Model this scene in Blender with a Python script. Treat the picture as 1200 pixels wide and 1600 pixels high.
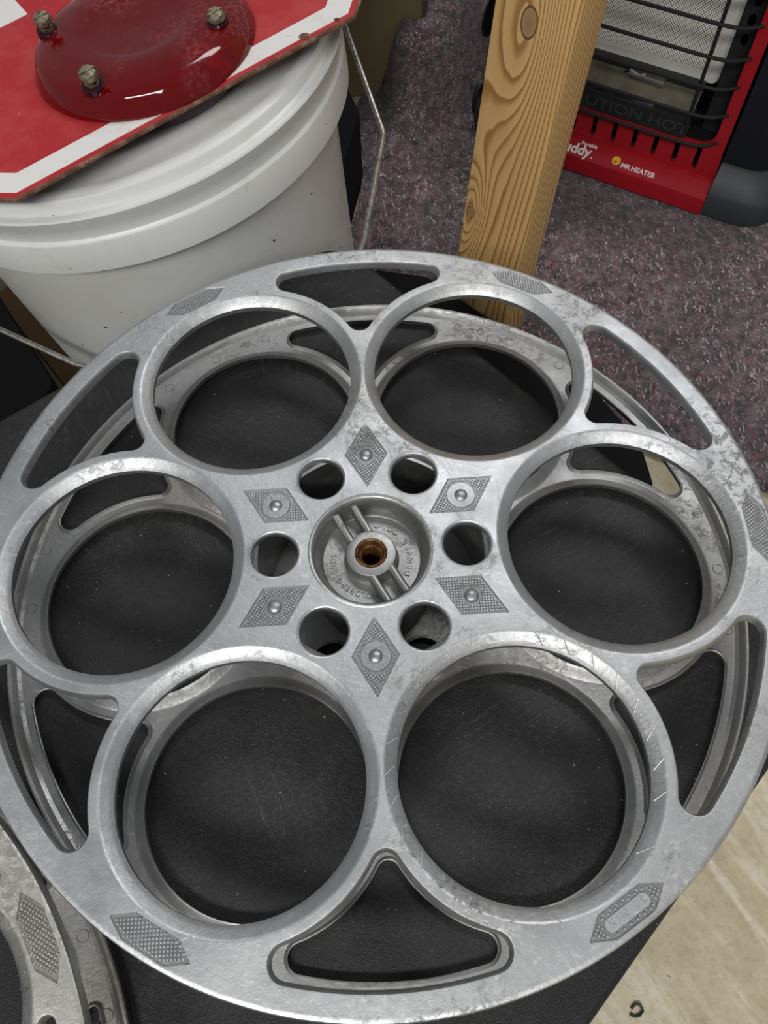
import bpy, bmesh, math, random
from mathutils import Vector, Matrix
from mathutils.geometry import delaunay_2d_cdt, tessellate_polygon

for o in list(bpy.data.objects):
    bpy.data.objects.remove(o)
scene = bpy.context.scene
COL = scene.collection
PI = math.pi
rad = math.radians
random.seed(7)

# All lengths below are in millimetres, measured from the centre of the big
# reel's upper face (z = 0); the concrete floor lies at z = -300.
FLOOR = -300.0
def W(x, y, z):
    return Vector((x, y, z - FLOOR)) * 0.001

# ---------------------------------------------------------------- camera
cam = bpy.data.cameras.new('camera')
cam_o = bpy.data.objects.new('camera', cam)
COL.objects.link(cam_o)
Rm = Matrix(((0.99852882, 0.05415949, 0.0026349),
             (-0.04704127, 0.88941199, -0.45467948),
             (-0.02696872, 0.45388662, 0.89065124)))
cam_o.matrix_world = Matrix.Translation(W(8.2533, -157.4796, 345.5476)) @ Rm.to_4x4()
cam.sensor_fit = 'VERTICAL'
cam.sensor_height = 36.0
cam.lens = 1259.265 * 36.0 / 1600.0
cam.clip_start = 0.01
scene.camera = cam_o

# ---------------------------------------------------------------- light
scene.view_settings.view_transform = 'Standard'
scene.view_settings.look = 'None'
scene.view_settings.exposure = 0.0
scene.view_settings.gamma = 1.0
scene.view_settings.use_curve_mapping = False

world = bpy.data.worlds.new('world')
scene.world = world
world.use_nodes = True
wn = world.node_tree
wn.nodes.clear()
w_out = wn.nodes.new('ShaderNodeOutputWorld')
w_bg = wn.nodes.new('ShaderNodeBackground')
w_bg.inputs['Color'].default_value = (0.84, 0.87, 0.91, 1)
w_bg.inputs['Strength'].default_value = 0.26
wn.links.new(w_bg.outputs[0], w_out.inputs[0])

def area_light(name, loc, target, sx, sy, power, color):
    l = bpy.data.lights.new(name, 'AREA')
    l.shape = 'RECTANGLE'
    l.size, l.size_y = sx, sy
    l.energy = power
    l.color = color
    o = bpy.data.objects.new(name, l)
    COL.objects.link(o)
    o.location = W(*loc)
    d = W(*target) - o.location
    o.rotation_euler = d.to_track_quat('-Z', 'Y').to_euler()
    return o
# two fluorescent strip fittings under the garage ceiling
area_light('ceiling_strip_light', (-350, -1450, 1700), (0, 0, 0), 1.5, 0.3, 36.0, (1.0, 0.985, 0.96))
area_light('ceiling_strip_light', (500, 1200, 1900), (100, 200, -100), 1.3, 0.35, 15.0, (0.97, 0.98, 1.0))

# ---------------------------------------------------------------- mesh helpers
class MB:
    def __init__(self):
        self.v = []; self.f = []; self.m = []
    def add(self, verts, faces, mi=0):
        b = len(self.v)
        self.v += [tuple(p) for p in verts]
        self.f += [tuple(i + b for i in f) for f in faces]
        self.m += [mi] * len(faces)
    def box(self, x0, x1, y0, y1, z0, z1, mi=0):
        v = [(x, y, z) for z in (z0, z1) for y in (y0, y1) for x in (x0, x1)]
        self.add(v, [(0, 2, 3, 1), (4, 5, 7, 6), (0, 1, 5, 4), (2, 6, 7, 3), (0, 4, 6, 2), (1, 3, 7, 5)], mi)
    def lathe(self, prof, n=64, c=(0, 0), closed=False, mi=0):
        v = []; f = []
        k = len(prof)
        for i in range(n):
            a = 2 * PI * i / n
            for r, z in prof:
                v.append((c[0] + r * math.cos(a), c[1] + r * math.sin(a), z))
        for i in range(n):
            j = (i + 1) % n
            for q in range(k if closed else k - 1):
                p = (q + 1) % k
                f.append((i * k + q, j * k + q, j * k + p, i * k + p))
        self.add(v, f, mi)
    def loft(self, rings, cap=True, mi=0):
        n = len(rings[0]); v = [p for r in rings for p in r]; f = []
        for a in range(len(rings) - 1):
            for i in range(n):
                j = (i + 1) % n
                f.append((a * n + i, a * n + j, (a + 1) * n + j, (a + 1) * n + i))
        if cap:
            f.append(tuple(reversed(range(n))))
            f.append(tuple((len(rings) - 1) * n + i for i in range(n)))
        self.add(v, f, mi)
    def tube(self, path, r, n=10, mi=0):
        path = [Vector(p) for p in path]
        rings = []
        t0 = (path[1] - path[0]).normalized()
        up = Vector((0, 0, 1)) if abs(t0.z) < 0.9 else Vector((1, 0, 0))
        nrm = t0.cross(up).normalized()
        for i, p in enumerate(path):
            a = path[max(i - 1, 0)]; b = path[min(i + 1, len(path) - 1)]
            t = (b - a).normalized()
            nrm = (nrm - t * nrm.dot(t)).normalized()
            bi = t.cross(nrm)
            rings.append([p + (nrm * math.cos(2 * PI * k / n) + bi * math.sin(2 * PI * k / n)) * r for k in range(n)])
        self.loft(rings, True, mi)
    def build(self, name, mats, parent=None, sharp=35, wn=False, bevel=0, recalc=True, smooth=True, M=None):
        me = bpy.data.meshes.new(name)
        if M is None:
            vs = [Vector(p) * 0.001 for p in self.v]
        else:
            vs = [M @ Vector(p) * 0.001 for p in self.v]
        me.from_pydata(vs, [], self.f)
        if not isinstance(mats, (list, tuple)):
            mats = [mats]
        for m in mats:
            me.materials.append(m)
        me.polygons.foreach_set('material_index', self.m)
        if recalc:
            bm = bmesh.new(); bm.from_mesh(me)
            bmesh.ops.recalc_face_normals(bm, faces=bm.faces)
            bm.to_mesh(me); bm.free()
        if smooth:
            me.polygons.foreach_set('use_smooth', [True] * len(me.polygons))
            me.set_sharp_from_angle(angle=rad(sharp))
        o = bpy.data.objects.new(name, me)
        COL.objects.link(o)
        if parent is not None:
            o.parent = parent
        if bevel:
            b = o.modifiers.new('bevel', 'BEVEL'); b.width = bevel * 0.001; b.segments = 3
            b.limit_method = 'ANGLE'; b.angle_limit = rad(40)
            wn = True
        if wn:
            w = o.modifiers.new('weighted_normal', 'WEIGHTED_NORMAL'); w.keep_sharp = True
        return o

def thing(name, label, cat, loc, rot=None, group=None):
    o = bpy.data.objects.new(name, None)
    COL.objects.link(o)
    m = Matrix.Translation(W(*loc))
    if rot is not None:
        m = m @ rot.to_4x4()
    o.matrix_world = m
    o.empty_display_size = 0.05
    o['label'] = label; o['category'] = cat
    if group: o['group'] = group
    return o
def tag(o, label, cat, group=None):
    o['label'] = label; o['category'] = cat
    if group: o['group'] = group
    return o
def place(o, loc):
    """give a top-level mesh built in world millimetres an origin at its base"""
    w = Vector(loc) * 0.001
    for v in o.data.vertices: v.co -= w
    o.location = w + Vector((0, 0, -FLOOR * 0.001))
    return o

def poly_plate(outline, holes, z0, z1, mb, mi=0, T=lambda p: p):
    """flat plate with holes between z0 and z1 (any map T afterwards)"""
    loops = [outline] + holes
    tri = tessellate_polygon([[Vector((x, y, 0)) for x, y in l] for l in loops])
    pts = [p for l in loops for p in l]
    n = len(pts)
    v = [T((x, y, z1)) for x, y in pts] + [T((x, y, z0)) for x, y in pts]
    f = []
    for t in tri:
        f.append(tuple(t)); f.append(tuple(i + n for i in reversed(t)))
    b = 0
    for l in loops:
        k = len(l)
        for i in range(k):
            j = (i + 1) % k
            f.append((b + i, b + j, b + j + n, b + i + n))
        b += k
    mb.add(v, f, mi)

def rrect(x0, x1, y0, y1, r, n=6):
    out = []
    for cx, cy, a0 in ((x1 - r, y1 - r, 0), (x0 + r, y1 - r, 90), (x0 + r, y0 + r, 180), (x1 - r, y0 + r, 270)):
        for k in range(n + 1):
            a = rad(a0 + 90 * k / n)
            out.append((cx + r * math.cos(a), cy + r * math.sin(a)))
    return out

_font_cache = {}
def glyphs(s, size, extrude=0.0, bold=0.0):
    """letters of the built-in font as flat meshes: list of (verts, faces, advance)"""
    key = (s, size, extrude, bold)
    if key in _font_cache: return _font_cache[key]
    cu = bpy.data.curves.new('t', 'FONT')
    cu.body = s; cu.size = size; cu.extrude = extrude; cu.offset = bold
    cu.resolution_u = 3
    ob = bpy.data.objects.new('t', cu)
    COL.objects.link(ob)
    bpy.context.view_layer.update()
    dg = bpy.context.evaluated_depsgraph_get()
    me = ob.evaluated_get(dg).to_mesh()
    v = [tuple(p.co) for p in me.vertices]; f = [tuple(p.vertices) for p in me.polygons]
    ob.evaluated_get(dg).to_mesh_clear()
    bpy.data.objects.remove(ob); bpy.data.curves.remove(cu)
    w = max([p[0] for p in v], default=size * 0.3)
    x0 = min([p[0] for p in v], default=0)
    _font_cache[key] = (v, f, x0, w)
    return _font_cache[key]
def text_line(mb, s, size, T, extrude=0.3, bold=0.0, mi=0):
    v, f, x0, w = glyphs(s, size, extrude, bold)
    cx = (x0 + w) / 2
    mb.add([T((p[0] - cx, p[1], p[2])) for p in v], f, mi)
def text_arc(mb, s, size, c, r, ang, outward=True, zf=lambda r: 0, extrude=0.25, step=None, bold=0.0, mi=0):
    """letters round an arc centred on angle `ang`; tops outward run clockwise"""
    step = step or size * 0.78
    n = len(s)
    for i, ch in enumerate(s):
        if ch == ' ': continue
        off = (i - (n - 1) / 2) * step / r
        a = rad(ang) - off if outward else rad(ang) + off
        er = Vector((math.cos(a), math.sin(a), 0)); et = Vector((math.sin(a), -math.cos(a), 0))
        if not outward: er, et = -er, -et
        v, f, x0, w = glyphs(ch, size, extrude, bold)
        cx = (x0 + w) / 2
        o = Vector((c[0] + r * math.cos(a), c[1] + r * math.sin(a), 0))
        out = []
        for p in v:
            q = o + et * (p[0] - cx) + er * (p[1] - size * 0.35)
            rr = math.hypot(q.x - c[0], q.y - c[1])
            out.append((q.x, q.y, zf(rr) + p[2]))
        mb.add(out, f, mi)

# ---------------------------------------------------------------- materials
def mat(name, color=(0.5, 0.5, 0.5), rough=0.5, metal=0.0, spec=0.5, coat=0.0):
    m = bpy.data.materials.new(name)
    m.use_nodes = True
    b = m.node_tree.nodes['Principled BSDF']
    b.inputs['Base Color'].default_value = (*color, 1)
    b.inputs['Roughness'].default_value = rough
    b.inputs['Metallic'].default_value = metal
    b.inputs['Specular IOR Level'].default_value = spec
    b.inputs['Coat Weight'].default_value = coat
    return m
class NT:
    def __init__(self, m):
        self.t = m.node_tree; self.b = self.t.nodes['Principled BSDF']
        self.tc = self.t.nodes.new('ShaderNodeTexCoord')
    def n(self, typ, **kw):
        x = self.t.nodes.new(typ)
        for k, v in kw.items():
            if k in x.inputs: x.inputs[k].default_value = v
            else: setattr(x, k, v)
        return x
    def l(self, a, b): self.t.links.new(a, b)
    def coords(self, scale=(1, 1, 1), rot=(0, 0, 0), loc=(0, 0, 0), world=False):
        mp = self.n('ShaderNodeMapping')
        mp.inputs['Scale'].default_value = scale; mp.inputs['Rotation'].default_value = rot
        mp.inputs['Location'].default_value = loc
        if world:
            g = self.n('ShaderNodeNewGeometry'); self.l(g.outputs['Position'], mp.inputs[0])
        else:
            self.l(self.tc.outputs['Object'], mp.inputs[0])
        return mp.outputs[0]
    def noise(self, co, scale, detail=4, rough=0.5, dist=0.0):
        x = self.n('ShaderNodeTexNoise'); x.inputs['Scale'].default_value = scale
        x.inputs['Detail'].default_value = detail; x.inputs['Roughness'].default_value = rough
        x.inputs['Distortion'].default_value = dist
        self.l(co, x.inputs['Vector']); return x.outputs['Fac']
    def ramp(self, fac, stops, interp='LINEAR'):
        x = self.n('ShaderNodeValToRGB'); e = x.color_ramp.elements
        x.color_ramp.interpolation = interp
        while len(e) < len(stops): e.new(0.5)
        for i, (p, c) in enumerate(stops):
            e[i].position = p
            e[i].color = (c, c, c, 1) if isinstance(c, (int, float)) else (*c, 1)
        self.l(fac, x.inputs[0]); return x.outputs[0]
    def mix(self, fac, a, b, blend='MIX'):
        x = self.n('ShaderNodeMix'); x.data_type = 'RGBA'; x.blend_type = blend
        for s, v in ((x.inputs[0], fac), (x.inputs[6], a), (x.inputs[7], b)):
            if hasattr(v, 'links'): self.l(v, s)
            elif isinstance(v, (int, float)): s.default_value = v
            else: s.default_value = (*v, 1)
        return x.outputs[2]
    def math(self, op, a, b=None, c=None):
        x = self.n('ShaderNodeMath', operation=op)
        for i, v in enumerate((a, b, c)):
            if v is None: continue
            if hasattr(v, 'links'): self.l(v, x.inputs[i])
            else: x.inputs[i].default_value = v
        return x.outputs[0]
    def bump(self, h, strength, dist=0.001, normal=None):
        x = self.n('ShaderNodeBump'); x.inputs['Strength'].default_value = strength
        x.inputs['Distance'].default_value = dist
        self.l(h, x.inputs['Height'])
        if normal is not None: self.l(normal, x.inputs['Normal'])
        return x.outputs[0]
    def color(self, c): self.l(c, self.b.inputs['Base Color'])
    def rough(self, c): self.l(c, self.b.inputs['Roughness'])
    def normal(self, c): self.l(c, self.b.inputs['Normal'])

def scratches(n, world=False, dens=1.0):
    """thin random scratches in several directions, as a 0..1 mask"""
    total = None
    for i, (a, s) in enumerate(((0.4, 14), (1.7, 11), (2.6, 17), (1.1, 9))):
        co = n.coords((1, 1, 1), (0, 0, a), (i * 3.1, i * 1.7, 0), world)
        mp = n.n('ShaderNodeMapping'); mp.inputs['Scale'].default_value = (s * 1.6, s * 26, s)
        n.l(co, mp.inputs[0])
        f = n.noise(mp.outputs[0], 1.0, 2, 0.5, 0.6)
        line = n.ramp(n.math('ABSOLUTE', n.math('SUBTRACT', f, 0.5)), [(0.0, 1.0), (0.006, 0.0)])
        msk = n.ramp(n.noise(co, 22.0 * dens, 2), [(0.58, 0.0), (0.68, 1.0)])
        r = n.math('MULTIPLY', line, msk)
        total = r if total is None else n.math('MAXIMUM', total, r)
    return total

def metal_material(name, base, dark, warm, rough0, stain):
    m = mat(name, base, rough0, 1.0)
    n = NT(m)
    co = n.coords()
    big = n.noise(co, 14, 5, 0.6)
    c = n.mix(n.ramp(big, [(0.35, 0.0), (0.7, 1.0)]), base, tuple(v * 0.84 for v in base))
    c = n.mix(n.math('MULTIPLY', n.ramp(n.noise(co, 9, 3, 0.6), [(0.5, 0.0), (0.75, 1.0)]), 0.6), c, warm)
    pit = n.math('MULTIPLY', n.ramp(n.noise(co, 190, 8, 0.8, 0.8), [(0.51, 0.0), (0.64, 1.0)]),
                 n.ramp(n.noise(co, 19, 4, 0.65), [(0.47, 0.0), (0.64, 1.0)]))
    c = n.mix(n.math('MULTIPLY', pit, stain), c, dark)
    sp = n.ramp(n.noise(co, 380, 4, 0.65), [(0.58, 0.0), (0.70, 1.0)])
    c = n.mix(n.math('MULTIPLY', sp, 0.5), c, tuple(min(1, v * 1.35) for v in base))
    sc = scratches(n)
    c = n.mix(n.math('MULTIPLY', sc, 0.25), c, tuple(min(1, v * 1.4) for v in base))
    n.color(c)
    r = n.ramp(n.noise(co, 40, 4, 0.6), [(0.3, rough0 - 0.06), (0.7, rough0 + 0.10)])
    n.rough(r)
    h = n.math('ADD', n.math('MULTIPLY', n.noise(co, 260, 5, 0.65), 0.5), n.math('MULTIPLY', n.noise(co, 45, 3), 1.2))
    h = n.math('SUBTRACT', h, n.math('MULTIPLY', pit, 0.5))
    h = n.math('SUBTRACT', h, n.math('MULTIPLY', sc, 0.18))
    h = n.math('ADD', h, n.math('MULTIPLY', n.noise(co, 620, 4, 0.7), 0.35))
    n.normal(n.bump(h, 0.40, 0.0006))
    return m
M_ALU = metal_material('cast_aluminium', (0.58, 0.59, 0.595), (0.16, 0.16, 0.155), (0.52, 0.51, 0.48), 0.47, 0.75)
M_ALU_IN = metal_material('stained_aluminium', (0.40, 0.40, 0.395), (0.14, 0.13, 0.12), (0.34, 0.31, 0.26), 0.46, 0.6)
M_ALU_OLD = metal_material('warm_aluminium', (0.53, 0.53, 0.505), (0.17, 0.16, 0.14), (0.54, 0.52, 0.46), 0.44, 0.7)
M_KNURL = metal_material('knurled_aluminium', (0.40, 0.41, 0.42), (0.12, 0.12, 0.12), (0.40, 0.39, 0.37), 0.40, 0.4)

M_GRIME = metal_material('grimy_aluminium', (0.32, 0.32, 0.32), (0.10, 0.10, 0.10), (0.28, 0.27, 0.25), 0.5, 0.6)
M_HUB = metal_material('grimy_hub_aluminium', (0.40, 0.40, 0.39), (0.09, 0.085, 0.075), (0.27, 0.23, 0.17), 0.42, 1.0)

# rusty brass bushing
M_RUST = mat('rusty_bushing', (0.22, 0.10, 0.035), 0.55, 0.7)
n = NT(M_RUST); co = n.coords()
n.color(n.mix(n.ramp(n.noise(co, 300, 4, 0.6), [(0.4, 0.0), (0.65, 1.0)]), (0.28, 0.13, 0.04), (0.07, 0.035, 0.02)))
n.normal(n.bump(n.noise(co, 500, 4), 0.5, 0.0005))

# black grained vinyl
M_VINYL = mat('black_vinyl', (0.018, 0.018, 0.019), 0.55, 0.0, 0.42)
n = NT(M_VINYL); co = n.coords()
vr = n.n('ShaderNodeTexVoronoi'); vr.inputs['Scale'].default_value = 1500; n.l(co, vr.inputs['Vector'])
sc = scratches(n, dens=0.3)
dust = n.math('MULTIPLY', n.ramp(n.noise(co, 11, 5, 0.7), [(0.42, 0.0), (0.75, 1.0)]), n.ramp(n.noise(co, 900, 2), [(0.45, 0.2), (0.7, 1.0)]))
spk = n.ramp(n.noise(co, 520, 1), [(0.775, 0.0), (0.80, 1.0)])
c = n.mix(dust, (0.010, 0.010, 0.0105), (0.058, 0.056, 0.053))
c = n.mix(n.math('MULTIPLY', sc, 0.4), c, (0.16, 0.16, 0.16))
c = n.mix(spk, c, (0.3, 0.3, 0.29))
n.color(c)
n.rough(n.ramp(n.noise(co, 30, 4), [(0.3, 0.48), (0.7, 0.62)]))
n.normal(n.bump(n.math('ADD', vr.outputs['Distance'], n.math('MULTIPLY', n.noise(co, 700, 3), 0.8)), 0.40, 0.0003))

M_BLACK = mat('matt_black', (0.006, 0.006, 0.007), 0.8, 0, 0.2)
M_BLACKPL = mat('black_plastic', (0.014, 0.016, 0.018), 0.42)
M_BLACKGRAIN = mat('grained_black_plastic', (0.035, 0.04, 0.044), 0.55)
n = NT(M_BLACKGRAIN); n.normal(n.bump(n.noise(n.coords(), 900, 3), 0.4, 0.0004))
M_NAVY = mat('dark_navy_panel', (0.008, 0.011, 0.018), 0.4)
M_BARS = mat('black_wire', (0.02, 0.02, 0.022), 0.38, 0.3)

# bucket plastic
M_BUCKET = mat('white_plastic', (0.78, 0.78, 0.74), 0.32, 0, 0.5)
n = NT(M_BUCKET); co = n.coords()
c = n.mix(n.ramp(n.noise(co, 9, 5, 0.6), [(0.4, 0.0), (0.8, 1.0)]), (0.74, 0.75, 0.735), (0.66, 0.655, 0.61))
grime = n.math('MULTIPLY', n.ramp(n.noise(co, 60, 6, 0.75), [(0.52, 0.0), (0.72, 1.0)]), n.ramp(n.noise(co, 12, 3), [(0.45, 0.0), (0.65, 1.0)]))
c = n.mix(n.math('MULTIPLY', grime, 0.75), c, (0.42, 0.38, 0.30))
c = n.mix(n.ramp(n.noise(co, 150, 1), [(0.80, 0.0), (0.805, 1.0)]), c, (0.06, 0.04, 0.03))
n.color(c)
n.rough(n.ramp(n.noise(co, 25, 4), [(0.35, 0.25), (0.7, 0.42)]))
b = n.b; b.inputs['Subsurface Weight'].default_value = 0.15
b.inputs['Subsurface Radius'].default_value = (0.006, 0.006, 0.005)

# sign paint, rust
M_SIGNRED = mat('faded_red_paint', (0.42, 0.018, 0.02), 0.42)
n = NT(M_SIGNRED); co = n.coords()
c = n.mix(n.ramp(n.noise(co, 22, 5, 0.65), [(0.45, 0.0), (0.75, 1.0)]), (0.42, 0.016, 0.020), (0.50, 0.06, 0.055))
c = n.mix(n.ramp(n.noise(co, 220, 3, 0.7), [(0.68, 0.0), (0.74, 0.8)]), c, (0.55, 0.22, 0.19))
n.color(c)
M_SIGNWHITE = mat('white_sign_paint', (0.78, 0.76, 0.72), 0.4)
n = NT(M_SIGNWHITE); co = n.coords()
c = n.mix(n.math('MULTIPLY', n.ramp(n.noise(co, 35, 5, 0.7), [(0.55, 0.0), (0.8, 1.0)]), 0.7), (0.78, 0.765, 0.74), (0.62, 0.50, 0.36))
c = n.mix(n.ramp(n.noise(co, 330, 2), [(0.70, 0.0), (0.74, 0.6)]), c, (0.35, 0.25, 0.2))
n.color(c)
M_SIGNRUST = mat('rusty_edge', (0.12, 0.05, 0.03), 0.85)
n = NT(M_SIGNRUST); co = n.coords()
n.color(n.ramp(n.noise(co, 120, 5, 0.7), [(0.3, (0.045, 0.02, 0.015)), (0.5, (0.15, 0.06, 0.035)), (0.68, (0.30, 0.20, 0.13)), (0.8, (0.35, 0.05, 0.04))]))
n.normal(n.bump(n.noise(co, 300, 4), 0.8, 0.001))

# red glass
M_GLASS = mat('red_glass', (0.30, 0.001, 0.004), 0.06, 0, 0.4)
n = NT(M_GLASS); n.b.inputs['Transmission Weight'].default_value = 0.75
n.b.inputs['IOR'].default_value = 1.5
co = n.coords()
dustm = n.math('MULTIPLY', n.ramp(n.noise(co, 26, 5, 0.65), [(0.50, 0.0), (0.72, 1.0)]), n.ramp(n.noise(co, 330, 4, 0.65), [(0.42, 0.0), (0.62, 1.0)]))
dustm = n.math('MULTIPLY', dustm, 0.38)
n.color(n.mix(dustm, (0.30, 0.0, 0.003), (0.38, 0.25, 0.24)))
n.l(n.math('MULTIPLY_ADD', dustm, 0.9, 0.05), n.b.inputs['Roughness'])
n.l(n.math('MULTIPLY_ADD', dustm, -0.9, 0.62), n.b.inputs['Transmission Weight'])
M_GLASSDK = mat('dark_red_glass', (0.03, 0.004, 0.012), 0.12, 0, 0.4)
M_GLASSDK.node_tree.nodes['Principled BSDF'].inputs['Transmission Weight'].default_value = 0.15
M_BOLT = mat('tarnished_brass', (0.34, 0.30, 0.20), 0.5, 0.85)
n = NT(M_BOLT); co = n.coords()
n.color(n.mix(n.ramp(n.noise(co, 400, 4, 0.6), [(0.4, 0.0), (0.65, 1.0)]), (0.36, 0.33, 0.22), (0.12, 0.09, 0.06)))

M_WIRE = mat('galvanised_wire', (0.55, 0.54, 0.51), 0.38, 1.0)
n = NT(M_WIRE); co = n.coords()
n.color(n.mix(n.ramp(n.noise(co, 200, 4, 0.6), [(0.4, 0.0), (0.7, 1.0)]), (0.58, 0.58, 0.56), (0.30, 0.27, 0.22)))

# heater
M_HRED = mat('heater_red_plastic', (0.34, 0.007, 0.014), 0.33, 0, 0.5, 0.2)
n = NT(M_HRED); n.normal(n.bump(n.noise(n.coords(), 700, 2), 0.10, 0.0003))
M_WHITE = mat('white_print', (0.80, 0.72, 0.74), 0.5)
M_YEL = mat('yellow_print', (0.75, 0.45, 0.03), 0.5)
M_ORG = mat('orange_print', (0.70, 0.15, 0.02), 0.5)
M_CHROME = mat('chrome', (0.75, 0.77, 0.8), 0.12, 1.0)
M_PLATE = mat('dull_steel_plate', (0.14, 0.125, 0.095), 0.6, 0.6)
n = NT(M_PLATE); n.color(n.mix(n.ramp(n.noise(n.coords(), 60, 5), [(0.4, 0.0), (0.7, 1.0)]), (0.16, 0.145, 0.11), (0.10, 0.085, 0.06)))
M_CER = mat('perforated_ceramic', (0.7, 0.69, 0.65), 0.7)
n = NT(M_CER)
sx = n.n('ShaderNodeSeparateXYZ'); n.l(n.tc.outputs['Object'], sx.inputs[0])
def stagger(ox, oy):
    p = 0.0027
    u = n.math('SUBTRACT', n.math('FRACT', n.math('ADD', n.math('DIVIDE', sx.outputs['X'], p), ox)), 0.5)
    v = n.math('SUBTRACT', n.math('FRACT', n.math('ADD', n.math('DIVIDE', sx.outputs['Z'], p * 1.2), oy)), 0.5)
    return n.math('ADD', n.math('MULTIPLY', u, u), n.math('MULTIPLY', n.math('MULTIPLY', v, v), 1.3))
d = n.math('MINIMUM', stagger(100, 100), stagger(100.5, 100.5))
n.color(n.ramp(d, [(0.05, (0.13, 0.115, 0.10)), (0.085, (0.90, 0.88, 0.83))]))
n.normal(n.bump(n.ramp(d, [(0.05, 0.0), (0.085, 1.0)]), 0.6, 0.0006))
M_CERW = mat('white_ceramic_edge', (0.62, 0.61, 0.56), 0.7)

# felt moving blanket
def felt():
    m = mat('grey_purple_felt', (0.12, 0.09, 0.10), 0.95, 0, 0.15)
    n = NT(m)
    co = n.coords()
    base = n.ramp(n.noise(co, 90, 6, 0.7), [(0.30, (0.028, 0.022, 0.024)), (0.48, (0.105, 0.080, 0.084)), (0.60, (0.19, 0.15, 0.157)), (0.75, (0.27, 0.22, 0.225))])
    cols = [((0.42, 0.37, 0.40), 0, 230, 0.635), ((0.85, 0.80, 0.82), 1.1, 380, 0.685), ((0.24, 0.06, 0.075), 2.3, 240, 0.66),
            ((0.012, 0.010, 0.012), 0.7, 260, 0.66), ((0.30, 0.17, 0.20), 1.9, 200, 0.64), ((0.10, 0.13, 0.2), 2.9, 280, 0.72), ((0.36, 0.29, 0.16), 0.2, 330, 0.73)]
    c = base
    for i, (cc, a, s, th) in enumerate(cols):
        mp = n.coords((1, 0.45, 1), (0, 0, a), (i * 2.3, i * 1.1, 0))
        mk = n.ramp(n.noise(mp, s, 2, 0.5, 1.2), [(th - 0.02, 0.0), (th + 0.02, 1.0)])
        c = n.mix(mk, c, cc)
    tint = n.ramp(n.noise(co, 6, 3), [(0.35, (0.72, 0.70, 0.74)), (0.65, (1.15, 1.05, 1.05))])
    c = n.mix(1.0, c, tint, 'MULTIPLY')
    n.color(c)
    n.normal(n.bump(n.math('ADD', n.noise(co, 300, 5, 0.7), n.math('MULTIPLY', n.noise(co, 40, 3), 1.5)), 0.9, 0.003))
    n.b.inputs['Sheen Weight'].default_value = 0.25
    return m
M_FELT = felt()

# concrete
M_CONC = mat('stained_concrete', (0.5, 0.43, 0.3), 0.6)
n = NT(M_CONC); co = n.coords()
c = n.ramp(n.noise(co, 9, 8, 0.7), [(0.30, (0.36, 0.29, 0.17)), (0.50, (0.55, 0.475, 0.32)), (0.72, (0.68, 0.61, 0.46))])
rc = n.coords((1, 1, 1), (0, 0, rad(62)))
mp2 = n.n('ShaderNodeMapping'); mp2.inputs['Scale'].default_value = (7, 60, 7); n.l(rc, mp2.inputs[0])
st = n.noise(mp2.outputs[0], 1.0, 4, 0.6, 0.8)
c = n.mix(n.math('MULTIPLY', n.ramp(st, [(0.50, 0.0), (0.66, 1.0)]), 0.55), c, (0.78, 0.73, 0.60))
c = n.mix(n.math('MULTIPLY', n.ramp(n.noise(co, 180, 5, 0.7), [(0.5, 0.0), (0.7, 1.0)]), 0.4), c, (0.28, 0.23, 0.15))
c = n.mix(n.ramp(n.noise(co, 42, 1), [(0.79, 0.0), (0.80, 1.0)]), c, (0.02, 0.02, 0.02))
n.color(c)
n.normal(n.bump(n.noise(co, 120, 6, 0.7), 0.35, 0.002))

# cardboard
M_CARD = mat('brown_cardboard', (0.34, 0.20, 0.09), 0.8)
n = NT(M_CARD); co = n.coords()
n.color(n.mix(n.noise(co, 30, 5), (0.46, 0.29, 0.14), (0.38, 0.23, 0.11)))
M_OLIVE = mat('olive_cardboard', (0.22, 0.185, 0.085), 0.75)
n = NT(M_OLIVE); co = n.coords()
n.color(n.mix(n.noise(co, 14, 5), (0.25, 0.21, 0.10), (0.19, 0.155, 0.075)))
M_BLUE = mat('blue_plastic', (0.02, 0.03, 0.18), 0.5)

# pine with rings and knots (local x across the wide face, z along the post)
M_PINE = mat('pine', (0.6, 0.36, 0.13), 0.5)
n = NT(M_PINE)
sx = n.n('ShaderNodeSeparateXYZ'); n.l(n.tc.outputs['Object'], sx.inputs[0])
X, Y, Z = sx.outputs
# the knots: (x, z, half width, half height) in metres from the post's foot
KN = [(0.035, 0.306, 0.0068, 0.0115), (0.057, 0.135, 0.0042, 0.0065)]
warp = None
dark = None
for kx, kz, kw, kh in KN:
    dx = n.math('DIVIDE', n.math('SUBTRACT', X, kx), kw)
    dz = n.math('DIVIDE', n.math('SUBTRACT', Z, kz), kh)
    dy = n.math('MULTIPLY', Y, 20.0)
    r2 = n.math('ADD', n.math('ADD', n.math('MULTIPLY', dx, dx), n.math('MULTIPLY', dz, dz)), n.math('MULTIPLY', dy, dy))
    g2 = n.math('ADD', n.math('MULTIPLY', n.math('MULTIPLY', dx, dx), 0.22), n.math('ADD', n.math('MULTIPLY', n.math('MULTIPLY', dz, dz), 0.045), n.math('MULTIPLY', dy, dy)))
    g = n.math('EXPONENT', n.math('MULTIPLY', g2, -0.55))
    gx = n.math('MULTIPLY', g, 1.0)
    warp = gx if warp is None else n.math('ADD', warp, gx)
    k = n.math('SUBTRACT', 1.0, n.math('MINIMUM', r2, 1.0))
    ring = n.ramp(r2, [(0.0, (0.34, 0.20, 0.10)), (0.62, (0.42, 0.25, 0.12)), (0.78, (0.10, 0.055, 0.03)), (0.98, (0.16, 0.085, 0.04))])
    km = n.ramp(r2, [(0.93, 1.0), (1.0, 0.0)])
    dark = [(ring, km)] if dark is None else dark + [(ring, km)]
lo = n.noise(n.coords((9, 9, 2.4)), 1.0, 2, 0.5, 0.3)
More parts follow.
